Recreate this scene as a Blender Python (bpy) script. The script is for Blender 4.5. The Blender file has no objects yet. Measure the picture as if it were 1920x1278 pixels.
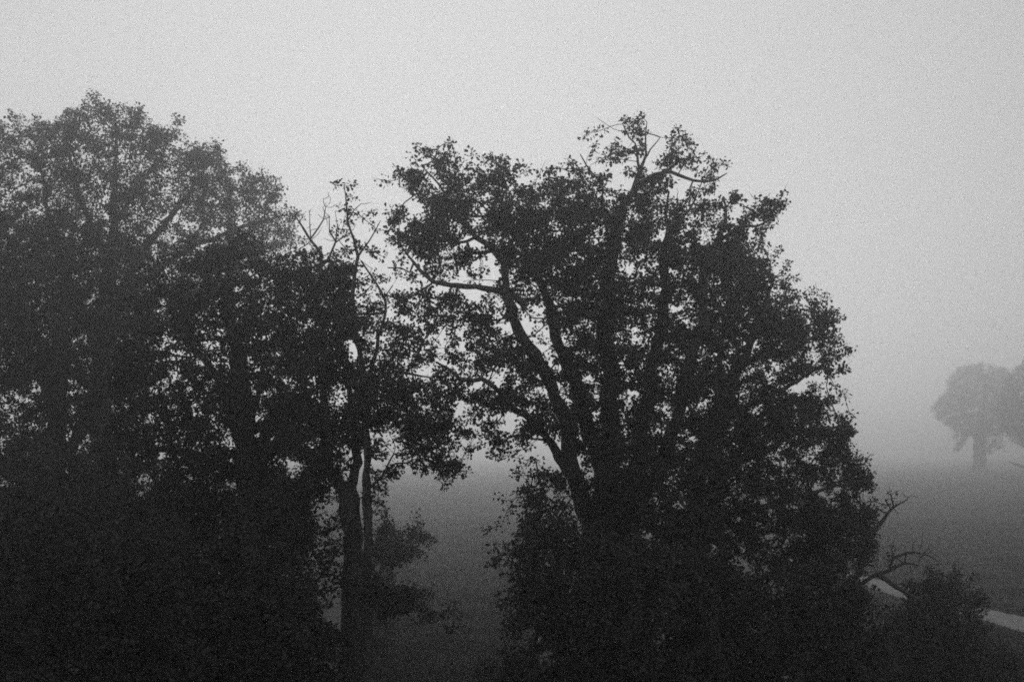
import bpy, math, random
import numpy as np
from mathutils import noise as mnoise, Vector

# ------------------------------------------------------------------ scene, camera, sky, sun, exposure
S = bpy.context.scene
COL = S.collection
W, HH = 1920.0, 1278.0
F = 2667.0            # focal length in photograph pixels
HOR = 845.0           # horizon row
CAMZ = 8.25

cam_d = bpy.data.cameras.new("camera")
cam = bpy.data.objects.new("camera", cam_d)
COL.objects.link(cam)
cam_d.sensor_width = 36.0
cam_d.lens = 36.0 * F / W
cam_d.shift_y = (HOR - HH / 2) / W
cam_d.clip_start = 0.1
cam_d.clip_end = 9000
cam.location = (0, 0, CAMZ)
cam.rotation_euler = (math.radians(90), 0, 0)
S.camera = cam

SUN_EL, SUN_AZ = math.radians(18), math.radians(-5)     # in front of the camera, a little left
world = bpy.data.worlds.new("World")
S.world = world
world.use_nodes = True
wn, wl = world.node_tree.nodes, world.node_tree.links
wn.clear()
sky = wn.new("ShaderNodeTexSky")
sky.sky_type = 'NISHITA'
sky.sun_disc = False
sky.sun_elevation = SUN_EL
sky.sun_rotation = SUN_AZ          # 0 = +Y
sky.air_density = 1.0
sky.dust_density = 4.0
bw = wn.new("ShaderNodeRGBToBW")   # monochrome photograph: a colourless sky
pw = wn.new("ShaderNodeMath"); pw.operation = 'POWER'; pw.inputs[1].default_value = 0.11   # overcast: evens the dome out
ml = wn.new("ShaderNodeMath"); ml.operation = 'MULTIPLY'; ml.inputs[1].default_value = 4.0
bg = wn.new("ShaderNodeBackground"); bg.inputs[1].default_value = 0.10
out = wn.new("ShaderNodeOutputWorld")
wl.new(sky.outputs[0], bw.inputs[0]); wl.new(bw.outputs[0], pw.inputs[0]); wl.new(pw.outputs[0], ml.inputs[0])
wl.new(ml.outputs[0], bg.inputs[0]); wl.new(bg.outputs[0], out.inputs[0])

sun_d = bpy.data.lights.new("sun", 'SUN')
sun_d.energy = 0.6
sun_d.angle = math.radians(50)
sun_d.color = (1, 1, 1)
sun = bpy.data.objects.new("sun", sun_d)
COL.objects.link(sun)
d = Vector((math.sin(SUN_AZ) * math.cos(SUN_EL), math.cos(SUN_AZ) * math.cos(SUN_EL), math.sin(SUN_EL)))
sun.rotation_euler = d.to_track_quat('Z', 'Y').to_euler()
sun.location = (0, 0, 200)

S.view_settings.view_transform = 'Standard'
S.view_settings.look = 'None'
S.view_settings.exposure = -0.1
S.view_settings.gamma = 1.0
S.cycles.use_denoising = False          # fast grainy film: leave the sampling grain in
S.cycles.use_adaptive_sampling = True
S.cycles.adaptive_threshold = 0.025
S.cycles.adaptive_min_samples = 24
S.cycles.max_bounces = 4
S.cycles.diffuse_bounces = 2
S.cycles.glossy_bounces = 1
S.cycles.volume_bounces = 1
S.cycles.transmission_bounces = 1
S.cycles.pixel_filter_type = 'GAUSSIAN'
S.cycles.filter_width = 2.0

HAZE_DENSITY = 0.0023
HAZE_ANISO = 0.85

# ------------------------------------------------------------------ materials
def mat(name, dark, light, scale=3.0, rough=0.85, bump=0.0, stretch=None, spec=0.25):
    m = bpy.data.materials.new(name); m.use_nodes = True
    n, l = m.node_tree.nodes, m.node_tree.links
    b = n["Principled BSDF"]; b.inputs["Roughness"].default_value = rough
    b.inputs["Specular IOR Level"].default_value = spec
    tc = n.new("ShaderNodeTexCoord"); mp = n.new("ShaderNodeMapping")
    if stretch: mp.inputs["Scale"].default_value = stretch
    nt = n.new("ShaderNodeTexNoise"); nt.inputs["Scale"].default_value = scale; nt.inputs["Detail"].default_value = 6
    cr = n.new("ShaderNodeValToRGB")
    cr.color_ramp.elements[0].position = 0.3; cr.color_ramp.elements[1].position = 0.7
    cr.color_ramp.elements[0].color = (dark, dark, dark, 1); cr.color_ramp.elements[1].color = (light, light, light, 1)
    l.new(tc.outputs["Object"], mp.inputs[0]); l.new(mp.outputs[0], nt.inputs["Vector"])
    l.new(nt.outputs["Fac"], cr.inputs[0]); l.new(cr.outputs[0], b.inputs["Base Color"])
    if bump:
        bp = n.new("ShaderNodeBump"); bp.inputs["Strength"].default_value = bump; bp.inputs["Distance"].default_value = 0.05
        l.new(nt.outputs["Fac"], bp.inputs["Height"]); l.new(bp.outputs[0], b.inputs["Normal"])
    return m

M_BARK = mat("bark", 0.03, 0.085, 9.0, 0.9, 0.8, (1, 1, 0.25))
M_LEAF = mat("oak_leaves", 0.02, 0.042, 1.3, 0.7)
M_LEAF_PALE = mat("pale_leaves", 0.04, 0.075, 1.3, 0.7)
M_GRASS = mat("field_grass", 0.014, 0.055, 0.35, 0.95, 0.3, (0.35, 1.3, 1), spec=0.1)
M_BLADE = mat("grass_blades", 0.025, 0.075, 0.5, 0.9, spec=0.1)
M_PATH = mat("path_gravel", 0.11, 0.23, 1.4, 0.9, 0.2)

# ------------------------------------------------------------------ helpers
def world_pt(px, py, D):
    return np.array([(px - W / 2) * D / F, D, CAMZ + (HOR - py) * D / F])

def mesh_from_arrays(name, verts, faces_flat, loop_tot, material, parent=None, smooth=False):
    me = bpy.data.meshes.new(name)
    nv, nf = len(verts), len(loop_tot)
    me.vertices.add(nv); me.vertices.foreach_set("co", verts.astype(np.float32).ravel())
    me.loops.add(len(faces_flat)); me.loops.foreach_set("vertex_index", faces_flat.astype(np.int32))
    me.polygons.add(nf)
    starts = np.concatenate([[0], np.cumsum(loop_tot)[:-1]]).astype(np.int32)
    me.polygons.foreach_set("loop_start", starts)
    if smooth: me.polygons.foreach_set("use_smooth", np.ones(nf, dtype=bool))
    me.update(calc_edges=True); me.validate()
    me.materials.append(material)
    o = bpy.data.objects.new(name, me); COL.objects.link(o)
    if parent is not None: o.parent = parent
    return o

def tag(o, label=None, cat=None, group=None, kind=None):
    if label: o["label"] = label
    if cat: o["category"] = cat
    if group: o["group"] = group
    if kind: o["kind"] = kind
    return o

def in_poly(x, y, poly):
    p = np.asarray(poly, float); r = np.zeros(x.shape, bool)
    j = len(p) - 1
    for i in range(len(p)):
        xi, yi, xj, yj = p[i, 0], p[i, 1], p[j, 0], p[j, 1]
        if yi != yj:
            r ^= ((yi > y) != (yj > y)) & (x < (xj - xi) * (y - yi) / (yj - yi) + xi)
        j = i
    return r

def poly_dist(x, y, poly):
    p = np.asarray(poly, float); best = np.full(x.shape, 1e9)
    for i in range(len(p)):
        a, b = p[i - 1], p[i]; ab = b - a
        t = np.clip(((x - a[0]) * ab[0] + (y - a[1]) * ab[1]) / max(ab @ ab, 1e-9), 0, 1)
        best = np.minimum(best, np.hypot(x - a[0] - t * ab[0], y - a[1] - t * ab[1]))
    return best

def poly_area(poly):
    p = np.asarray(poly, float); q = np.roll(p, -1, 0)
    return abs(np.sum(p[:, 0] * q[:, 1] - q[:, 0] * p[:, 1])) / 2

def vnoise(P, sc, off):
    return np.array([mnoise.noise(Vector((p[0] * sc + off, p[1] * sc, p[2] * sc))) for p in P])

def sample_lobe(rng, poly, D, per_m2, deep, clump, holes, void=2.2):
    """points filling a rounded volume whose side view is this outline; deep = max half depth in metres"""
    p = np.asarray(poly, float); sc = D / F
    n = int(poly_area(poly) * sc * sc * per_m2)
    x0, y0 = p.min(0); x1, y1 = p.max(0)
    X = np.zeros(0); Y = np.zeros(0)
    need = int(n * void)
    while len(X) < need:
        x = rng.uniform(x0, x1, need * 2); y = rng.uniform(y0, y1, need * 2)
        k = in_poly(x, y, poly)
        for h in holes: k &= ~in_poly(x, y, h)
        X = np.concatenate([X, x[k]]); Y = np.concatenate([Y, y[k]])
    X, Y = X[:need], Y[:need]
    dd = poly_dist(X, Y, poly); R = dd.max()
    T = min(deep, R * sc * 1.2)
    dep = T * np.sqrt(np.clip(1 - (1 - dd / R) ** 2, 0.02, 1)) * rng.uniform(-1, 1, need)
    Dp = D + dep
    P = np.stack([(X - W / 2) * D / F, Dp, CAMZ + (HOR - Y) * D / F], 1)
    edge = np.clip(dd * sc / 0.9, 0, 1)                      # thinner towards the outline, with sprays sticking out
    big = vnoise(P, 0.8, rng.uniform(0, 100))
    P[:, 0] += rng.normal(0, 0.12, need) + 0.35 * vnoise(P, 1.1, 50.0) * (1 - edge)
    P[:, 2] += rng.normal(0, 0.12, need) + 0.28 * vnoise(P, 1.1, 90.0) * (1 - edge) + 0.15 * big * (1 - edge)
    cen = P.mean(0); outw = P - cen; outw /= np.linalg.norm(outw, axis=1, keepdims=True) + 1e-6
    stick = (rng.uniform(0, 1, need) < 0.10) & (edge < 0.6)
    P += outw * (stick * rng.uniform(0.1, 0.4, need))[:, None]
    v = 0.3 * stick - 0.12 * (1 - edge) + 0.45 * vnoise(P, clump, rng.uniform(0, 100)) + 0.75 * vnoise(P, clump * 2.3, rng.uniform(0, 100)) + rng.normal(0, 0.12, need)
    order = np.argsort(-v)
    return P[order[:n]]

def resample_limb(pts, D, rng, step=0.22, wob=0.02, crook=1.0):
    """pts: (px, py, width_px[, depth offset])  ->  nodes, radii"""
    P = []; R = []
    for q in pts:
        dz = q[3] if len(q) > 3 else 0.0
        w = world_pt(q[0], q[1], D); w[1] += dz
        P.append(w); R.append(q[2] * D / F / 2)
    P = np.array(P); R = np.array(R)
    if len(P) == 1: return P, R
    Q = np.vstack([2 * P[0] - P[1], P, 2 * P[-1] - P[-2]])
    O = []; RR = []
    for i in range(len(P) - 1):
        L = np.linalg.norm(P[i + 1] - P[i]); m = max(1, int(L / step))
        for k in range(m):
            t = k / m
            a, b, c, e = Q[i], Q[i + 1], Q[i + 2], Q[i + 3]
            O.append(0.5 * (2 * b + (c - a) * t + (2 * a - 5 * b + 4 * c - e) * t * t + (3 * b - a - 3 * c + e) * t ** 3))
            RR.append(R[i] * (1 - t) + R[i + 1] * t)
    O.append(P[-1]); RR.append(R[-1])
    O = np.array(O); RR = np.array(RR)
    amp = crook * np.where(RR < 0.28, 1.0, 0.35)[:, None]
    for f_, a_ in ((0.9, 0.16), (2.6, 0.07)):
        O += amp * a_ * np.stack([vnoise(O, f_, 11.0), vnoise(O, f_, 47.0), 0.6 * vnoise(O, f_, 83.0)], 1)
    RR = RR * (1 + 0.22 * vnoise(O, 1.7, 5.0) + 0.18 * vnoise(O, 4.5, 9.0))
    if len(O) > 2:
        O[1:-1] += rng.normal(0, 1, (len(O) - 2, 3)) * np.minimum(wob, RR[1:-1, None] * 0.25)
    return O, RR

def tubes(chains):
    """chains: list of (nodes Nx3, radii N) -> verts, faces; swept rings, closed tip"""
    V = []; Fc = []; base = 0
    for P, R in chains:
        n = len(P); k = 10 if R[0] > 0.12 else (7 if R[0] > 0.04 else 4)
        T = np.gradient(P, axis=0); T /= np.linalg.norm(T, axis=1, keepdims=True) + 1e-9
        ref = np.array([0.31, 0.83, 0.12])
        U = np.cross(T, ref); U /= np.linalg.norm(U, axis=1, keepdims=True) + 1e-9
        Bn = np.cross(T, U)
        ang = np.arange(k) * 2 * math.pi / k
        ph = (np.arange(n)[:, None] * 0.37 + ang[None, :] * 3 + n)
        RV = R[:, None, None] * (1 + 0.07 * np.sin(ph) + 0.05 * np.sin(2.3 * ph + 1))[:, :, None]
        ring = P[:, None, :] + RV * (np.cos(ang)[None, :, None] * U[:, None, :] + np.sin(ang)[None, :, None] * Bn[:, None, :])
        V.append(ring.reshape(-1, 3))
        i = np.arange(n - 1)[:, None] * k; j = np.arange(k)[None, :]; j2 = (j + 1) % k
        q = np.stack([i + j, i + j2, i + k + j2, i + k + j], -1).reshape(-1, 4) + base
        Fc.append(q); base += n * k
    V = np.concatenate(V); Fc = np.concatenate(Fc)
    return V, Fc

def leaf_mesh(name, centres, back, spread, per, size, rng, material, parent, simple=False, flat=0.75, holes=(), D0=None, aspect=0.34):
    n = len(centres)
    cnt = np.maximum(1, rng.poisson(per, n))
    C = np.repeat(centres, cnt, 0); m = len(C)
    v = rng.normal(0, 1, (m, 3)); v /= np.linalg.norm(v, axis=1, keepdims=True)
    v *= (rng.uniform(0, 1, (m, 1)) ** 0.45) * spread * rng.uniform(0.6, 1.35, n)[np.repeat(np.arange(n), cnt)][:, None]
    v[:, 2] *= flat
    P = C + v + np.repeat(back, cnt, 0) * rng.uniform(-0.15, 0.5, (m, 1))
    if len(holes):
        px = W / 2 + P[:, 0] * F / D0; py = HOR - (P[:, 2] - CAMZ) * F / D0
        k = np.zeros(m, bool)
        for h in holes: k |= in_poly(px, py, h)
        k &= rng.uniform(0, 1, m) < 0.7
        P = P[~k]; v = v[~k]; m = len(P)
    # leaf axis: outwards from its twig with droop; normal: roughly upwards
    ax = v / (np.linalg.norm(v, axis=1, keepdims=True) + 1e-6) + rng.normal(0, 0.7, (m, 3)); ax[:, 2] -= 0.25
    ax /= np.linalg.norm(ax, axis=1, keepdims=True)
    up = rng.normal(0, 0.75, (m, 3)); up[:, 2] += 0.7
    sd = np.cross(ax, up); sd /= np.linalg.norm(sd, axis=1, keepdims=True) + 1e-9
    nr = np.cross(sd, ax)
    s = (size * rng.uniform(0.5, 1.5, m))[:, None]
    a = ax * s; w = sd * s; nn = nr * s
    if simple:
        vs = np.stack([P, P + a * .5 + w * aspect, P + a, P + a * .5 - w * aspect], 1)
        fl = (np.arange(m)[:, None] * 4 + np.arange(4)[None]).ravel()
        return mesh_from_arrays(name, vs.reshape(-1, 3), fl, np.full(m, 4), material, parent)
    up1 = nn * 0.10; dn = -nn * 0.12
    vs = np.stack([P, P + a * .35 + w * aspect * .75 + up1, P + a * .72 + w * aspect + up1, P + a + dn,
                   P + a * .72 - w * aspect + up1, P + a * .35 - w * aspect * .75 + up1], 1)
    idx = np.array([0, 1, 2, 3, 0, 3, 4, 5])
    fl = (np.arange(m)[:, None] * 6 + idx[None]).ravel()
    return mesh_from_arrays(name, vs.reshape(-1, 3), fl, np.full(2 * m, 4), material, parent)

LEAF_TOTAL = 0
def make_tree(name, label, cat, D, limbs, lobes, seed, holes=(), leaf=0.088, per=27, spread=0.165, dens=52, deep=4.0,
              clump=0.7, material=None, group=None, simple=False, tip=0.0075, aspect=0.34, bare=0.0, sag=0.03, straight=False, void=2.6):
    """limbs: traced wood, first one is the trunk from the ground; lobes: crown outlines (poly, density factor[, leafiness[, depth offset]])"""
    global LEAF_TOTAL
    rng = np.random.default_rng(seed)
    node_p, node_par, node_r, fixed = [], [], [], []
    chains_fixed = []
    pathlen = []
    for li, lb in enumerate(limbs):
        P, R = resample_limb(lb, D, rng, crook=(0.08 if li == 0 else 0.5) if straight else 1.0)
        if li == 0:
            P[0, 2] = -0.15                         # in the ground
            L = len(P)                               # root flare
            R = R * (1 + 0.55 * np.exp(-np.maximum(P[:, 2], 0) / 0.45))
        chains_fixed.append((P, R))
        st = len(node_p)
        for i in range(len(P)):
            node_p.append(P[i]); node_r.append(R[i]); fixed.append(True)
            node_par.append(st + i - 1 if i else -1)
            pathlen.append(0.0 if li == 0 else 0.3)
    A = []; leafy = []
    for lobe in lobes:
        poly, df = lobe[0], lobe[1]
        lf = lobe[2] if len(lobe) > 2 else 1.0
        off = lobe[3] if len(lobe) > 3 else 0.0
        pts = sample_lobe(rng, poly, D, dens * df, deep, clump, holes, void)
        pts[:, 1] += off
        A.append(pts); leafy.append(np.full(len(pts), lf))
    A = np.concatenate(A); leafy = np.concatenate(leafy)
    keep = A[:, 2] > 0.1
    A, leafy = A[keep], leafy[keep]
    # connect every twig end to the wood by the cheapest way in (distance now + distance back to the limb)
    NP = np.array(node_p); n0 = len(NP)
    hi = NP[:, 2] > (0.12 * A[:, 2].max() if len(limbs[0]) > 3 else 0.0)
    cand = np.where(hi)[0]
    n = len(A)
    best = np.full(n, 1e9); par = np.zeros(n, int)
    for c in cand:
        dd = np.linalg.norm(A - NP[c], axis=1) + 0.25 * np.maximum(0, NP[c, 2] - A[:, 2])
        k = dd < best; best[k] = dd[k]; par[k] = c
    done = np.zeros(n, bool); pl = np.zeros(n); order = []
    cost = best.copy()
    for _ in range(n):
        i = int(np.argmin(np.where(done, 1e9, cost)))
        done[i] = True; order.append(i)
        pp = A[par[i] - n0] if par[i] >= n0 else NP[par[i]]
        pl[i] = np.linalg.norm(A[i] - pp) + (pl[par[i] - n0] if par[i] >= n0 else 0)
        dist = np.linalg.norm(A - A[i], axis=1)
        c2 = dist + 0.45 * pl[i]
        k = (~done) & (c2 < cost)
        cost[k] = c2[k]; par[k] = n0 + i
    # pipe-model radii
    area = np.zeros(n); kids = [[] for _ in range(n)]; rootkids = []
    for i in reversed(order):
        area[i] = max(area[i], 0) + tip ** 2.1 * (1.0 if not kids[i] else 0.3)
        if par[i] >= n0:
            area[par[i] - n0] += area[i]; kids[par[i] - n0].append(i)
        else: rootkids.append(i)
    rad = area ** (1 / 2.1)
    chains = []
    def chain_from(start, child):
        """follow the thickest child outwards"""
        P = [start]; R = []
        i = child
        while True:
            P.append(A[i]); R.append(rad[i])
            ks = kids[i]
            if not ks: break
            main = max(ks, key=lambda q: area[q])
            for q in ks:
                if q != main: stack.append((A[i], q))
            i = main
        P = np.array(P); R = np.array([R[0]] + R)
        # subdivide with crooked bends
        O = [P[0]]; RR = [R[0]]
        for j in range(len(P) - 1):
            dv = P[j + 1] - P[j]; L = np.linalg.norm(dv); m = max(2, min(6, int(L / 0.2)))
            bend = rng.normal(0, 1, 3) * 0.07 * L
            bend[2] -= sag * L
            for k in range(1, m + 1):
                t = k / m
                jit = rng.normal(0, 1, 3) * 0.018 * L if k < m else 0
                O.append(P[j] + dv * t + bend * 4 * t * (1 - t) + jit)
                RR.append(R[j] * (1 - t) + R[j + 1] * t)
        O.append(O[-1] + (O[-1] - O[-2]) * 0.9 + rng.normal(0, 0.03, 3)); RR.append(0.002)
        chains.append((np.array(O), np.maximum(np.array(RR), 0.0025)))
    stack = [(NP[par[i]], i) for i in rootkids]
    for s0 in list(stack):
        pass
    while stack:
        st, c = stack.pop()
        lim = None
        chain_from(st, c)
    root = bpy.data.objects.new(name, None)
    base = NP[0].copy(); base[2] = 0
    root.location = base
    COL.objects.link(root)
    tag(root, label, cat, group)
    V, Fc = tubes(chains_fixed + chains)
    mesh_from_arrays("trunk", V - base, Fc.ravel(), np.full(len(Fc), 4), M_BARK, root, smooth=True)
    sel = rng.uniform(0, 1, n) < leafy * (1 - bare)
    PP = np.array([A[p - n0] if p >= n0 else NP[p] for p in par])
    bk = PP - A; L = np.linalg.norm(bk, axis=1, keepdims=True); bk *= np.minimum(1, 0.5 / (L + 1e-6))
    o = leaf_mesh("crown", A[sel] - base, bk[sel] * (spread / 0.2), spread, per, leaf, rng, material or M_LEAF, root, simple=simple)
    if len(holes): pass
    LEAF_TOTAL += len(o.data.polygons)
    return root

# ------------------------------------------------------------------ ground, path
def ground_xy(px, py):
    D = F * CAMZ / (py - HOR)
    return ((px - W / 2) * D / F, D)

def build_ground():
    g = 90
    xs = np.concatenate([-np.geomspace(2500, 60, 25), np.linspace(-50, 80, g), np.geomspace(95, 2500, 24)])
    ys = np.concatenate([[-200, -100, -40], np.linspace(0, 160, g), np.geomspace(170, 4000, 30)])
    X, Y = np.meshgrid(xs, ys)
    Z = np.zeros_like(X)
    V = np.stack([X.ravel(), Y.ravel(), Z.ravel()], 1)
    nx, ny = len(xs), len(ys)
    i = np.arange(ny - 1)[:, None] * nx; j = np.arange(nx - 1)[None]
    q = np.stack([i + j, i + j + 1, i + nx + j + 1, i + nx + j], -1).reshape(-1, 4)
    o = mesh_from_arrays("ground", V, q.ravel(), np.full(len(q), 4), M_GRASS)
    tag(o, kind="structure")

def build_path():
    up = [(1180, 985), (1400, 1025), (1560, 1062), (1639, 1085), (1710, 1105), (1835, 1138), (1920, 1157), (2040, 1184), (2250, 1240)]
    lo = [(1180, 995), (1400, 1038), (1560, 1080), (1639, 1105), (1682, 1119), (1835, 1160), (1920, 1187), (2040, 1226), (2250, 1310)]
    rng = random.Random(4)
    def fine(l, amp):
        pts = [ground_xy(*p) for p in l]; o = []
        for a, b in zip(pts[:-1], pts[1:]):
            for k in range(12):
                t = k / 12
                x, y = a[0] + (b[0] - a[0]) * t, a[1] + (b[1] - a[1]) * t
                w_ = amp * (mnoise.noise(Vector((x * .9, y * .9, amp))) + .6 * mnoise.noise(Vector((x * 3, y * 3, amp))))
                o.append((x + .3 * w_, y + w_))
        return o
    a, b = fine(up, 0.6), fine(lo, 0.55)
    n = len(a)
    V = np.array([(x, y, 0.02) for x, y in a] + [(x, y, 0.02) for x, y in b])
    q = np.array([(n + i, n + i + 1, i + 1, i) for i in range(n - 1)])
    o = mesh_from_arrays("path", V, q.ravel(), np.full(len(q), 4), M_PATH)
    tag(o, kind="structure")

def build_grass():
    rng = np.random.default_rng(5)
    n = 90000
    D = 1 / rng.uniform(1 / 170.0, 1 / 44.0, n)
    px = np.where(rng.uniform(0, 1, n) < 0.55, rng.uniform(640, 1000, n), rng.uniform(1580, 1960, n))
    x = (px - W / 2) * D / F
    up = [(1180, 985), (1639, 1085), (1835, 1138), (1920, 1157), (2250, 1240), (2250, 1310), (1920, 1187), (1835, 1160), (1682, 1119), (1180, 995)]
    py = HOR + F * CAMZ / D
    k = ~in_poly(px, py, up)
    D, x = D[k], x[k]; n = len(D)
    b = np.stack([x, D, np.zeros(n)], 1)
    an = rng.uniform(0, 6.28, n); wdt = 0.03
    sd = np.stack([np.cos(an), np.sin(an), np.zeros(n)], 1) * wdt
    h = rng.uniform(0.08, 0.28, n) * (1 + 0.8 * vnoise(b, 0.25, 3.0))
    tipv = b + np.stack([rng.normal(0, .07, n), rng.normal(0, .07, n), np.maximum(h, .05)], 1)
    V = np.stack([b - sd, b + sd, tipv], 1).reshape(-1, 3)
    o = mesh_from_arrays("grass", V, np.arange(3 * n), np.full(n, 3), M_BLADE)
    tag(o, "rough dark grass covering the misty field between the trees", "grass", kind="stuff")

build_ground(); build_path(); build_grass()

# ------------------------------------------------------------------ haze
def build_haze():
    x0, x1, y0, y1, z0, z1 = -2700, 2700, -300, 4200, -1.0, 45.0
    V = np.array([(x, y, z) for z in (z0, z1) for y in (y0, y1) for x in (x0, x1)], float)
    q = np.array([(0, 2, 3, 1), (4, 5, 7, 6), (0, 1, 5, 4), (2, 6, 7, 3), (0, 4, 6, 2), (1, 3, 7, 5)])
    m = bpy.data.materials.new("haze_air"); m.use_nodes = True
    n, l = m.node_tree.nodes, m.node_tree.links
    n.clear()
    o_ = n.new("ShaderNodeOutputMaterial"); v = n.new("ShaderNodeVolumePrincipled")
    v.inputs["Color"].default_value = (0.95, 0.95, 0.95, 1)
    v.inputs["Density"].default_value = HAZE_DENSITY
    v.inputs["Anisotropy"].default_value = HAZE_ANISO
    l.new(v.outputs[0], o_.inputs["Volume"])
    o = mesh_from_arrays("haze", V, q.ravel(), np.full(6, 4), m)
    tag(o, "pale morning fog lying over the field and among the trees", "fog", kind="stuff")
build_haze()

# ------------------------------------------------------------------ the big oak right of the middle
A_HOLES = [
    [(838, 512), (880, 518), (935, 514), (938, 542), (845, 536)],
    [(884, 458), (906, 466), (910, 476), (886, 476)],
    [(1172, 722), (1202, 708), (1202, 735), (1182, 755), (1158, 742)],
    [(1255, 758), (1272, 764), (1284, 798), (1262, 796)],
    [(1042, 608), (1066, 612), (1066, 636), (1044, 632)],
    [(1048, 574), (1062, 578), (1068, 600), (1052, 590)],
    [(995, 612), (1018, 602), (1018, 632), (990, 630)],
    [(912, 640), (945, 650), (945, 660), (912, 656)],
    [(890, 712), (935, 700), (935, 716), (895, 722)],
    [(908, 732), (940, 728), (925, 755), (905, 750)],
    [(1080, 842), (1100, 850), (1095, 878), (1084, 870)],
    [(1152, 782), (1172, 784), (1170, 806), (1154, 800)],
    [(1218, 932), (1236, 940), (1228, 952)], [(1244, 936), (1254, 942), (1240, 954)],
    [(1160, 722), (1178, 708), (1176, 716), (1160, 726)],
]
A_LIMBS = [
    [(1140, 1395, 96), (1137, 1250, 84), (1135, 1100, 80), (1132, 1010, 86)],
    [(1128, 1040, 60), (1110, 980, 52), (1088, 925, 46), (1068, 850, 37, -.3), (1056, 790, 33, -.6), (1035, 730, 35, -.8), (1000, 670, 33, -1), (966, 618, 28, -1.2), (957, 575, 25, -1.3), (950, 520, 19, -1.1), (925, 472, 15, -1.2), (890, 448, 11, -1.5), (860, 420, 8, -1.8), (830, 372, 5, -2), (800, 335, 3, -2)],
    [(985, 590, 20, -1.1), (955, 556, 18, -1.2), (890, 548, 14, -1.5), (832, 544, 12, -1.8), (812, 540, 11, -1.9), (797, 524, 9, -2), (788, 508, 7, -2.1), (775, 495, 5, -2.1), (758, 472, 3, -2.2)],
    [(790, 512, 6, -2.1), (780, 528, 5, -2.2), (768, 520, 4, -2.3), (742, 519, 3, -2.4)],
    [(1075, 890, 30, -.2), (1040, 845, 23, -.6), (1012, 802, 20, -1.2), (980, 776, 18, -1.6), (952, 757, 14, -2), (930, 736, 12, -2.3), (905, 722, 12, -2.5), (870, 724, 10, -2.8), (850, 700, 7, -3), (832, 690, 4, -3.1)],
    [(1052, 892, 8, -.5), (1025, 885, 7, -.9), (1006, 882, 6, -1.2), (1000, 862, 4, -1.3)],
    [(1030, 830, 9, -.6), (1008, 822, 7, -1), (980, 815, 5, -1.6)],
    [(1130, 1050, 60, .3), (1127, 920, 52, .4), (1118, 830, 46, .7), (1085, 740, 38, .9), (1050, 645, 31, 1), (1032, 565, 26, 1.1), (1010, 500, 19, 1.2), (980, 450, 13, 1.2), (960, 400, 8, 1.3), (945, 345, 4, 1.4)],
    [(906, 452, 9, -1.3), (882, 464, 9, -1.4), (888, 482, 9, -1.4), (912, 482, 10, -1.2), (950, 478, 12, -.9), (985, 480, 14, -.2)],
    [(1135, 1060, 62), (1140, 930, 56), (1146, 800, 50, .2), (1142, 700, 45, .3), (1140, 600, 41, .3), (1146, 520, 36, .2), (1152, 450, 29), (1160, 400, 24, -.1), (1185, 360, 17, -.2), (1203, 322, 10, -.2), (1211, 290, 6, -.2), (1206, 255, 4, -.2), (1212, 230, 2, -.2)],
    [(1202, 325, 8, -.2), (1188, 290, 6, -.5), (1176, 268, 4, -.8), (1166, 246, 2, -1)],
    [(1208, 305, 6, -.2), (1222, 280, 4, .2), (1240, 256, 2, .4)],
    [(1186, 358, 13, -.2), (1220, 336, 10, .1), (1246, 318, 8, .4), (1275, 296, 7, .6), (1312, 282, 3, .8)],
    [(1180, 368, 13, -.1), (1215, 340, 10, -.4), (1255, 335, 9, -.8), (1295, 350, 7, -1.1), (1330, 352, 5, -1.3), (1352, 342, 2.5, -1.4)],
    [(1150, 560, 14, .4), (1140, 430, 8, .9), (1130, 330, 6, 1.2), (1115, 310, 5, 1.2), (1096, 272, 3, 1.3)],
    [(1160, 1010, 52, .3), (1190, 890, 43, .6), (1210, 790, 40, .9), (1230, 690, 36, 1.1), (1248, 600, 32, 1.2), (1255, 500, 26, 1.2), (1260, 425, 16, 1.2), (1256, 395, 9, 1.2), (1264, 345, 5, 1.2)],
    [(1262, 420, 10, 1.2), (1290, 395, 8, 1), (1308, 370, 6, .9), (1312, 352, 4, .9)],
    [(1175, 990, 44, -.4), (1235, 860, 37, -.8), (1274, 745, 33, -1), (1298, 640, 29, -1.1), (1310, 560, 25, -1.1), (1328, 475, 17, -1.1), (1344, 430, 11, -1.1), (1349, 402, 7, -1.1), (1340, 384, 3, -1.1)],
    [(1332, 465, 11, -1.1), (1365, 442, 7, -1.3), (1405, 437, 6, -1.5), (1426, 427, 4, -1.6), (1440, 408, 2, -1.6)],
    [(1150, 755, 12, .2), (1165, 728, 11, -.1), (1180, 712, 10, -.3), (1205, 704, 8, -.4)],
]
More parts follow.
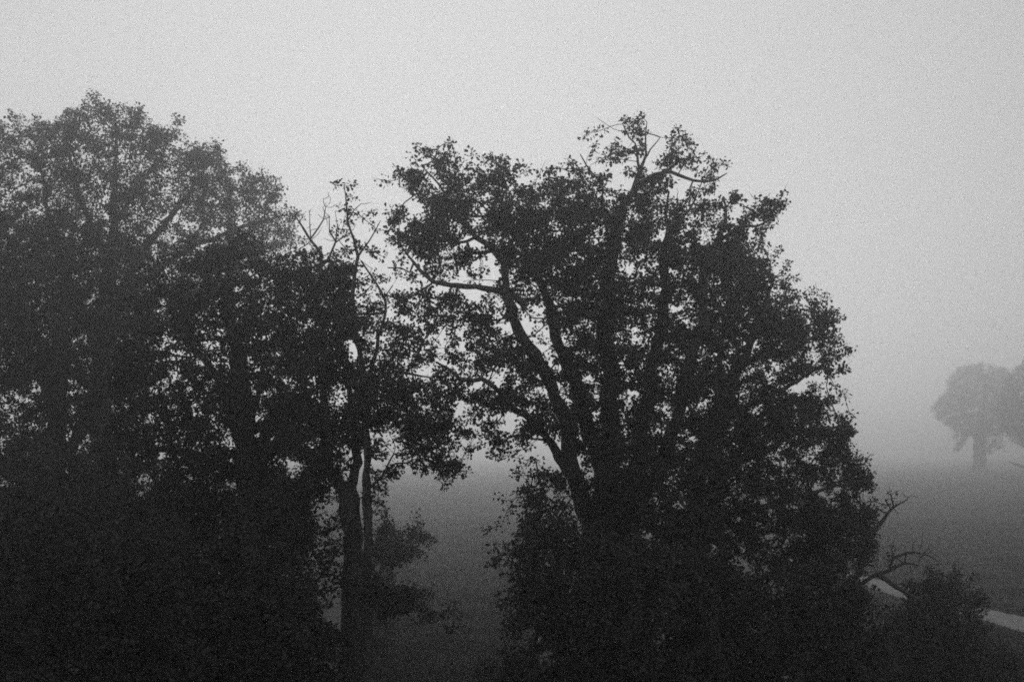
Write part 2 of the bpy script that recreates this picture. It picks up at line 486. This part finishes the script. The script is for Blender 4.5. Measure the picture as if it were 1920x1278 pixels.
A_LOBES = [
    ([(745, 520), (765, 485), (738, 455), (722, 440), (745, 405), (725, 368), (745, 338), (775, 318), (800, 294), (830, 285), (870, 300), (885, 283), (900, 305), (945, 292), (938, 308), (955, 326), (985, 340), (1010, 333), (1035, 350), (1055, 338), (1080, 352), (1100, 370), (1110, 420), (1110, 560), (1000, 600), (960, 540), (900, 538), (830, 532), (800, 505)], 0.85, 1, -.5),
    ([(755, 575), (790, 560), (850, 562), (865, 590), (900, 612), (908, 570), (930, 558), (965, 570), (970, 640), (1040, 740), (1060, 790), (1050, 835), (1000, 830), (950, 850), (905, 850), (885, 830), (895, 790), (872, 758), (840, 740), (800, 690), (830, 650), (770, 610)], 0.9, 1, -1.6),
    ([(1048, 312), (1080, 258), (1115, 255), (1120, 300), (1150, 268), (1158, 232), (1180, 216), (1215, 226), (1250, 236), (1275, 256), (1310, 256), (1318, 290), (1335, 315), (1360, 345), (1350, 370), (1320, 400), (1290, 430), (1150, 430), (1080, 380)], 0.55, 0.75),
    ([(1290, 400), (1350, 372), (1395, 385), (1410, 405), (1440, 385), (1455, 405), (1438, 432), (1400, 445), (1380, 460), (1300, 470)], 0.85, 0.8, -1.2),
    ([(930, 335), (985, 338), (1012, 330), (1040, 345), (1058, 334), (1085, 350), (1105, 380), (1100, 470), (940, 470)], 0.7),
    ([(1080, 360), (1150, 395), (1240, 385), (1300, 440), (1330, 480), (1360, 600), (1380, 750), (1370, 900), (1340, 1010), (1150, 1020), (1070, 900), (1065, 760), (1010, 640), (1040, 480)], 1.1),
    ([(1000, 880), (960, 885), (970, 930), (945, 965), (975, 990), (1000, 1010), (1100, 1040), (1115, 960), (1060, 895)], 0.75, 1, -.8),
    ([(1090, 960), (1200, 930), (1330, 960), (1360, 1090), (1250, 1120), (1090, 1100)], 1.2, 1, -1.6),
]
A_LIMBS = [A_LIMBS[0]] + [[(q[0], q[1], q[2] * 0.72) + tuple(q[3:]) for q in l] for l in A_LIMBS[1:]]
make_tree("oak_tree", "big dark oak with many stems forking from one thick trunk right of the gap", "tree", 40, A_LIMBS, A_LOBES, 11, A_HOLES, deep=4.5)

B_LIMBS = [
    [(1310, 1355, 58), (1307, 1200, 48), (1304, 1050, 42), (1302, 920, 36), (1325, 800, 28), (1385, 690, 20), (1430, 600, 12), (1450, 530, 5)],
    [(1303, 940, 20), (1380, 870, 14, -.5), (1470, 820, 9, -.8), (1560, 800, 4, -1)],
    [(1320, 820, 18), (1400, 765, 12, .6), (1490, 720, 8, 1), (1555, 680, 4, 1.2)],
    [(1303, 990, 18), (1380, 960, 13, -.6), (1480, 930, 9, -1), (1590, 900, 4, -1.2)],
    [(1345, 760, 14), (1360, 650, 10, 1), (1390, 540, 5, 1.2)],
    [(1395, 680, 12), (1460, 640, 8, -.4), (1530, 600, 4, -.6)],
]
B_HOLES = [[(1332, 648), (1345, 660), (1346, 672), (1334, 664)], [(1345, 665), (1375, 660), (1395, 668), (1372, 685), (1365, 695), (1348, 680)],
           [(1375, 640), (1422, 640), (1410, 655), (1380, 652)], [(1402, 715), (1420, 718), (1415, 726), (1402, 724)],
           [(1445, 780), (1465, 778), (1460, 788), (1443, 788)], [(1360, 790), (1440, 785), (1400, 800)], [(1276, 905), (1296, 910), (1290, 918), (1278, 914)],
           [(1362, 890), (1392, 896), (1385, 920), (1376, 922)]]
B_LOBES = [([(1370, 445), (1420, 462), (1440, 480), (1468, 500), (1455, 535), (1470, 590), (1440, 640), (1350, 600), (1330, 480)], 0.8),
           ([(1330, 480), (1395, 450), (1435, 478), (1466, 500), (1468, 520), (1446, 548), (1478, 566), (1498, 546), (1520, 562), (1546, 562), (1562, 600), (1556, 625), (1580, 645), (1588, 680), (1566, 705), (1574, 735), (1530, 768), (1500, 800), (1420, 900), (1310, 940), (1310, 700)], 1.1),
           ([(1400, 760), (1530, 785), (1565, 780), (1598, 795), (1582, 840), (1606, 865), (1628, 900), (1598, 940), (1640, 985), (1630, 1060), (1500, 1080), (1330, 1060), (1300, 950)], 1.3)]
make_tree("oak_tree", "broad dark oak pressed close behind the right side of the many stemmed oak", "tree", 43.5, B_LIMBS, B_LOBES, 12, B_HOLES, deep=4.0, void=2.7)

# ------------------------------------------------------------------ left group
C_LIMBS = [
    [(661, 1424, 50), (661, 1250, 42), (661, 1100, 39), (660, 980, 37), (654, 920, 37), (650, 905, 32)],
    [(652, 925, 30), (632, 905, 24), (615, 876, 20), (609, 820, 17), (608, 740, 15), (603, 640, 12), (598, 560, 9), (600, 500, 7), (602, 478, 6), (584, 449, 5), (564, 420, 3.5), (553, 404, 2)],
    [(655, 920, 24), (668, 880, 17), (664, 820, 13, .5), (650, 740, 10, .8), (635, 640, 7, 1), (620, 560, 5, 1)],
    [(584, 449, 4), (600, 428, 3.5), (609, 410, 3), (612, 388, 1.5)], [(586, 452, 3), (582, 425, 2), (580, 400, 1)],
    [(600, 500, 5), (616, 475, 5, .2), (627, 448, 4, .3), (617, 430, 3, .3), (615, 400, 1.5, .4)],
    [(627, 448, 3, .3), (632, 420, 2, .2), (630, 395, 1, .2)], [(626, 450, 3, .3), (640, 438, 2, .5), (652, 420, 1, .6)],
    [(609, 800, 10), (570, 760, 7, -.5), (540, 730, 4, -.8)],
]
C_LOBES = [([(515, 500), (545, 478), (575, 480), (605, 488), (640, 492), (660, 525), (668, 600), (680, 700), (680, 840), (640, 880), (620, 940), (540, 950), (520, 760), (520, 640)], 1.35),
           ([(556, 400), (575, 385), (600, 378), (640, 385), (665, 410), (650, 470), (590, 478), (560, 440)], 0.5, 0.02)]
C_HOLES = [[(485, 690), (525, 690), (520, 740), (490, 740)], [(540, 712), (592, 698), (590, 728), (530, 735)], [(618, 708), (648, 728), (630, 755), (615, 745)], [(660, 825), (682, 848), (672, 885), (655, 860)],
           [(545, 780), (560, 780), (556, 805), (540, 800)], [(510, 860), (560, 855), (600, 875), (590, 885), (520, 880)]]
make_tree("forked_tree", "tree with pale grey trunk and bare forked branch tips left of the gap", "tree", 38, C_LIMBS, C_LOBES, 13, C_HOLES, deep=2.6, straight=True)

G_LIMBS = [
    [(690, 1440, 26), (690, 1250, 19), (689, 1000, 17), (688, 860, 14), (686, 760, 12), (680, 690, 11), (668, 620, 9), (662, 550, 8), (662, 525, 8), (669, 481, 6), (662, 448, 5), (652, 415, 4), (650, 382, 3), (645, 347, 1.5)],
    [(685, 745, 9), (702, 650, 7, .3), (722, 578, 6, .5), (716, 546, 5, .5), (690, 510, 4, .3), (673, 488, 3, .1)],
    [(719, 555, 3, .5), (735, 530, 2, .6)], [(669, 478, 4), (690, 455, 3, -.3), (718, 420, 1.5, -.5)], [(652, 415, 3), (665, 400, 2, -.3), (680, 388, 1, -.4)],
    [(687, 800, 9), (730, 765, 7, -.5), (790, 785, 5, -.8), (825, 830, 4, -.9), (840, 865, 2, -1)],
    [(686, 730, 8), (740, 700, 6, -.6), (810, 710, 3, -.9)],
    [(688, 920, 6), (715, 890, 4, -.3), (740, 850, 3, -.5)],
    [(690, 1060, 9), (725, 1090, 7, -.6), (780, 1110, 5, -1), (830, 1150, 2.5, -1.4)],
    [(664, 470, 3), (648, 468, 2), (630, 440, 1)],
]
G_LOBES = [([(770, 690), (830, 700), (852, 740), (846, 790), (864, 845), (850, 892), (805, 887), (775, 852), (735, 810), (740, 740)], 0.65, 1, -.6),
           ([(665, 575), (700, 585), (730, 600), (762, 615), (790, 640), (830, 700), (850, 740), (845, 790), (862, 845), (850, 890), (805, 885), (775, 850), (760, 800), (690, 800), (640, 760), (640, 650)], 1.05),
           ([(693, 800), (760, 800), (770, 840), (745, 862), (730, 900), (712, 935), (716, 980), (696, 985)], 0.6),
           ([(628, 350), (655, 340), (664, 390), (700, 380), (722, 400), (735, 440), (715, 520), (740, 590), (690, 590), (660, 540), (640, 470), (645, 400)], 0.34, .8),
           ([(696, 1040), (725, 1070), (745, 1090), (770, 1104), (812, 1098), (838, 1118), (830, 1140), (838, 1190), (820, 1180), (790, 1160), (760, 1150), (725, 1130), (696, 1130)], 1.7, 1, -1)]
make_tree("slender_tree", "slender straight trunked tree with a leafy bough hanging into the gap", "tree", 36.5, G_LIMBS, G_LOBES, 14, [[(835, 690), (855, 700), (850, 715), (838, 712)], [(738, 780), (752, 775), (760, 800), (745, 800)]], deep=2.2, leaf=0.08, straight=True)

D_LIMBS = [
    [(472, 1360, 84), (470, 1200, 70), (468, 1000, 60), (465, 890, 52), (456, 770, 40), (442, 650, 28), (432, 550, 16), (422, 480, 5)],
    [(468, 930, 34), (500, 860, 26, -.5), (540, 832, 18, -.9), (600, 818, 10, -1.2), (648, 800, 4, -1.4)],
    [(468, 880, 30), (500, 795, 20, .3), (522, 760, 12, .5), (562, 738, 8, .7), (600, 725, 4, .8)],
    [(462, 830, 18), (488, 745, 10, -.3), (500, 690, 6, -.4), (515, 650, 3, -.4)], [(492, 735, 6, -.3), (520, 700, 4, -.5), (540, 670, 2, -.5)],
    [(460, 830, 26), (410, 735, 18, .6), (350, 640, 10, 1), (310, 560, 4, 1.2)],
    [(466, 900, 26), (400, 860, 18, -.8), (310, 840, 9, -1.4), (250, 830, 4, -1.8)],
]
D_LOBES = [([(250, 570), (300, 505), (345, 482), (430, 452), (480, 455), (505, 475), (535, 490), (550, 560), (600, 640), (620, 720), (640, 800), (620, 850), (540, 930), (420, 1010), (300, 1000), (205, 960), (205, 760)], 1.25)]
D_HOLES = [[(485, 690), (522, 690), (520, 735), (490, 740)], [(545, 715), (590, 702), (588, 725), (535, 735)], [(385, 660), (400, 665), (402, 685), (388, 680)], [(325, 665), (345, 655), (378, 665), (375, 685), (345, 675), (328, 678)],
           [(250, 630), (280, 640), (275, 660), (252, 655)], [(200, 890), (270, 850), (280, 905), (215, 940)], [(425, 745), (440, 760), (436, 785), (425, 775)], [(545, 780), (560, 780), (556, 805), (540, 800)], [(520, 860), (570, 855), (600, 875), (530, 880)]]
make_tree("oak_tree", "dense black crowned oak with spreading low limbs left of the pale forked trunk", "tree", 42.5, D_LIMBS, D_LOBES, 15, D_HOLES, deep=4.0)

F_LIMBS = [
    [(98, 1189, 66), (100, 1100, 52), (104, 900, 42), (108, 720, 33), (118, 580, 24), (130, 480, 12), (138, 430, 5)],
    [(104, 900, 24), (150, 780, 18, .5), (185, 650, 13, .8), (215, 540, 7, 1), (240, 470, 3, 1)],
    [(106, 780, 20), (60, 650, 14, -.6), (20, 540, 8, -1), (-10, 460, 3, -1.2)],
]
F_LOBES = [([(-220, 470), (-120, 420), (-50, 440), (0, 400), (60, 440), (110, 395), (160, 440), (205, 400), (235, 450), (270, 470), (300, 530), (300, 700), (250, 900), (220, 1020), (-220, 1020)], 1.15)]
F_HOLES = [[(255, 535), (312, 540), (318, 582), (275, 572)], [(118, 690), (140, 700), (162, 745), (128, 745)], [(142, 590), (168, 595), (168, 640), (144, 640)], [(195, 575), (215, 580), (222, 640), (198, 640)], [(60, 500), (75, 510), (70, 530), (58, 525)], [(115, 510), (130, 515), (125, 540), (116, 535)], [(20, 730), (60, 740), (60, 770), (25, 765)]]
make_tree("leafy_tree", "wide tree rising in front of the hazy crown at the left edge", "tree", 64, F_LIMBS, F_LOBES, 16, F_HOLES, deep=4.5, leaf=0.11, dens=32, spread=0.22)

E_LIMBS = [
    [(192, 1134, 60), (195, 900, 44), (190, 720, 36), (198, 580, 26), (210, 450, 17), (215, 330, 9), (222, 225, 3)],
    [(196, 640, 24), (270, 490, 15, -1), (350, 390, 9, -1.5), (415, 315, 4, -2)],
    [(235, 560, 16, -.5), (330, 470, 11, 1), (440, 420, 7, 1.5), (525, 390, 3, 2)],
    [(192, 660, 24), (115, 530, 16, 1), (75, 400, 10, 1.5), (50, 270, 4, 2)],
    [(205, 500, 12), (160, 380, 8, -1), (140, 260, 3, -1.5)], [(212, 420, 10), (270, 320, 6, 1), (300, 260, 3, 1.3)],
    [(190, 740, 22), (60, 620, 14, -1), (-60, 480, 8, -2), (-120, 380, 3, -2)],
]
E_LOBES = [([(-260, 320), (-100, 245), (0, 232), (30, 222), (60, 228), (90, 222), (108, 242), (130, 205), (158, 214), (170, 182), (200, 196), (240, 206), (272, 212), (285, 238), (308, 242), (330, 220), (346, 258), (385, 274), (425, 284), (437, 305), (480, 327), (522, 347), (540, 382), (556, 412), (548, 432), (560, 452), (500, 480), (400, 560), (200, 700), (-100, 750), (-300, 600)], 1.0)]
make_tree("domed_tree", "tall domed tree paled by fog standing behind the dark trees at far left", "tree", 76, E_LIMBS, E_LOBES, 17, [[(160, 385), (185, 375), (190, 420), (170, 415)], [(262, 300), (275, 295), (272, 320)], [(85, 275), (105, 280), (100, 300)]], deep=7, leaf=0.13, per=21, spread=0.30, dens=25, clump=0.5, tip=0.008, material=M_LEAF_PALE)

# ------------------------------------------------------------------ undergrowth
def shrub(label, D, poly, seed, stems=4, dens=85, leaf=0.105, per=20, deep=2.5, name="leafy_shrub", material=None, group=None, limbs=None, cat="shrub", df=1.0, aspect=0.34, void=1.9, more=(), straight=False):
    rng = random.Random(seed)
    p = np.array(poly, float)
    cx = (p[:, 0].min() + p[:, 0].max()) / 2
    gy = HOR + F * CAMZ / D
    top = p[:, 1].min()
    if limbs is None:
        w = (p[:, 0].max() - p[:, 0].min()) / 2
        limbs = []
        for k in range(stems):
            s = (k + 0.5) / stems * 2 - 1 + rng.uniform(-.15, .15)
            h = 0.55 * (gy - top) * (1 - 0.35 * abs(s))
            limbs.append([(cx + s * 14, gy, 10), (cx + s * w * .3, gy - h * .4, 7, rng.uniform(-.4, .4)), (cx + s * w * .62, gy - h, 3, rng.uniform(-.8, .8))])
    return make_tree(name, label, cat, D, limbs, [(poly, df)] + list(more), seed, leaf=leaf, per=per, dens=dens, deep=deep, material=material, group=group, spread=0.2, void=void, straight=straight)

shrub("dark leafy shrub crowding the left foot of the many stemmed oak", 37, [(935, 1046), (950, 1022), (975, 1005), (1010, 1000), (1090, 1010), (1110, 1110), (1010, 1130), (975, 1095), (955, 1080)], 21,
      more=[([(1000, 1100), (968, 1150), (945, 1185), (958, 1215), (925, 1255), (890, 1300), (880, 1430), (1110, 1430), (1110, 1100)], 1.0), ([(950, 1090), (985, 1085), (990, 1130), (965, 1140), (945, 1125)], 0.7)])
shrub("dark leafy shrub in front of the foot of the many stemmed oak", 36, [(1085, 1040), (1160, 1020), (1230, 1025), (1300, 1040), (1350, 1200), (1370, 1440), (1070, 1440), (1085, 1200)], 22, df=1.0)
shrub("wide dark shrub below the oak beside the bare crooked branches", 38.5, [(1320, 1090), (1400, 1060), (1480, 1070), (1560, 1060), (1605, 1080), (1622, 1112), (1630, 1150), (1672, 1210), (1690, 1410), (1330, 1410)], 23, stems=6, df=1.0)
shrub("pointed dense bush growing beside the pale path at lower right", 46, [(1668, 1330), (1662, 1210), (1680, 1150), (1700, 1125), (1712, 1092), (1722, 1118), (1735, 1080), (1745, 1100), (1760, 1064), (1772, 1092), (1782, 1058), (1792, 1092), (1808, 1070), (1815, 1105), (1834, 1090), (1838, 1130), (1830, 1150), (1838, 1180), (1862, 1200), (1876, 1225), (1902, 1240), (1906, 1330)], 24, name="dense_bush", dens=130, cat="bush", leaf=0.10, per=20)
shrub("dark shrub mass filling the bottom left corner", 33, [(-80, 960), (60, 930), (150, 950), (210, 1000), (250, 1150), (250, 1500), (-100, 1500)], 25, stems=5)
shrub("dark shrub left of the black oak's trunk at the bottom", 35, [(190, 1010), (260, 975), (330, 985), (350, 1030), (420, 1050), (455, 1150), (460, 1460), (200, 1460)], 26, stems=5)
shrub("dense thicket behind the black oak filling the gap between the left trunks", 56, [(-60, 840), (80, 820), (190, 860), (300, 850), (340, 900), (420, 930), (520, 890), (575, 920), (560, 960), (595, 1010), (560, 1060), (590, 1110), (560, 1180), (-60, 1180)], 30, stems=9, dens=40, leaf=0.15, deep=3, df=1.0, name="leafy_thicket", cat="thicket")
shrub("dark shrub against the left side of the pale forked trunk", 36, [(420, 1000), (470, 930), (530, 905), (590, 925), (572, 965), (604, 1000), (574, 1045), (622, 1085), (600, 1140), (634, 1200), (634, 1440), (410, 1440)], 27, stems=5, more=[([(585, 935), (625, 950), (645, 990), (640, 1100), (600, 1100)], 0.4, 1, .6)])
shrub("small grey sapling standing in the gap beside the slender straight trunk", 54, [(702, 1012), (712, 996), (722, 982), (740, 996), (758, 985), (775, 970), (785, 988), (797, 1012), (790, 1040), (765, 1058), (745, 1080), (728, 1110), (722, 1200), (704, 1220), (702, 1100)], 28, name="young_sapling", cat="sapling", deep=1.0,
      limbs=[[(704, 1252, 9), (706, 1150, 7), (712, 1080, 5), (728, 1020, 3)], [(706, 1140, 6), (740, 1060, 4), (775, 1000, 2)], [(705, 1180, 5), (700, 1080, 4), (697, 1030, 2)]], leaf=0.10, dens=62, void=2.6)
make_tree("bare_shrub", "nearly leafless shrub reaching crooked branches over the pale path", "shrub", 42,
          [[(1560, 1369, 19.8), (1575, 1200, 15.3), (1595, 1110, 11.7), (1620, 1050, 9.9), (1636, 1000, 8.1), (1655, 975, 6.3), (1675, 950, 4.5), (1702, 936, 1.8)],
           [(1676, 951, 3.6), (1672, 932, 2.2), (1668, 922, 0.9)], [(1690, 942, 2.2), (1704, 930, 0.9)],
           [(1600, 1100, 8.1), (1640, 1075, 7.2, -.3), (1660, 1070, 6.3, -.4), (1668, 1042, 5.4, -.5), (1690, 1033, 4.5, -.7), (1718, 1034, 3.6, -.8), (1742, 1046, 1.8, -1)],
           [(1662, 1068, 5.4, -.4), (1690, 1055, 4.5, -.2), (1720, 1060, 2.7, 0)], [(1690, 1033, 2.7, -.7), (1688, 1050, 2.7, -.6), (1694, 1056, 1.8, -.5)], [(1718, 1034, 2.2, -.8), (1726, 1022, 0.9, -.9)],
           [(1640, 1075, 8.1, -.3), (1665, 1092, 8.1, -.6), (1690, 1112, 7.2, -.8), (1708, 1122, 4.5, -1)], [(1700, 1118, 4.5, -.8), (1720, 1112, 2.7, -.6), (1735, 1110, 0.9, -.5)]],
          [([(1570, 960), (1610, 940), (1640, 940), (1660, 925), (1665, 960), (1648, 1010), (1668, 1005), (1660, 1030), (1630, 1060), (1600, 1100), (1560, 1100)], 0.8, .85),
           ([(1660, 1012), (1700, 1008), (1750, 1022), (1748, 1064), (1690, 1088), (1655, 1075)], .55, .06), ([(1660, 985), (1668, 915), (1712, 918), (1700, 955)], .6, .08)], 29, deep=0.9, per=12, straight=True)

# ------------------------------------------------------------------ far trees in the fog
make_tree("field_tree", "faint round headed tree dissolving in fog out on the far field", "tree", 560,
          [[(1836, 905, 26), (1837, 860, 24), (1838, 820, 22), (1845, 760, 12), (1850, 710, 4)], [(1838, 830, 12), (1810, 780, 8), (1790, 730, 3)], [(1838, 815, 12), (1870, 770, 8), (1885, 730, 3)]],
          [([(1752, 760), (1775, 735), (1782, 700), (1810, 686), (1845, 681), (1885, 692), (1905, 720), (1900, 790), (1880, 812), (1840, 822), (1800, 815), (1785, 800), (1760, 785)], 1.0), ([(1785, 800), (1812, 810), (1806, 858), (1790, 850)], .35), ([(1845, 800), (1885, 800), (1878, 845), (1850, 850)], .4)],
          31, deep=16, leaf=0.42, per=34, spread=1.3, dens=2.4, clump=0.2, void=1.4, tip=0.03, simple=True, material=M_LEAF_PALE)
make_tree("field_tree", "larger misty tree cut off by the right edge of the view", "tree", 450,
          [[(1985, 918, 34), (1985, 850, 30), (1980, 790, 22), (1975, 730, 8)], [(1984, 880, 10), (1945, 878, 8), (1915, 874, 6), (1890, 864, 3)], [(1984, 830, 14), (1930, 790, 8), (1900, 750, 3)], [(1984, 830, 14), (2040, 770, 8), (2070, 720, 3)]],
          [([(1868, 770), (1885, 730), (1900, 690), (1940, 665), (2000, 650), (2060, 670), (2110, 730), (2110, 800), (2060, 850), (1960, 850), (1905, 830), (1885, 800)], 1.0)],
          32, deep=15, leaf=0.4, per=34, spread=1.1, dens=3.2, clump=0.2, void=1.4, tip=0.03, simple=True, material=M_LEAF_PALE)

print("LEAF FACES", LEAF_TOTAL)
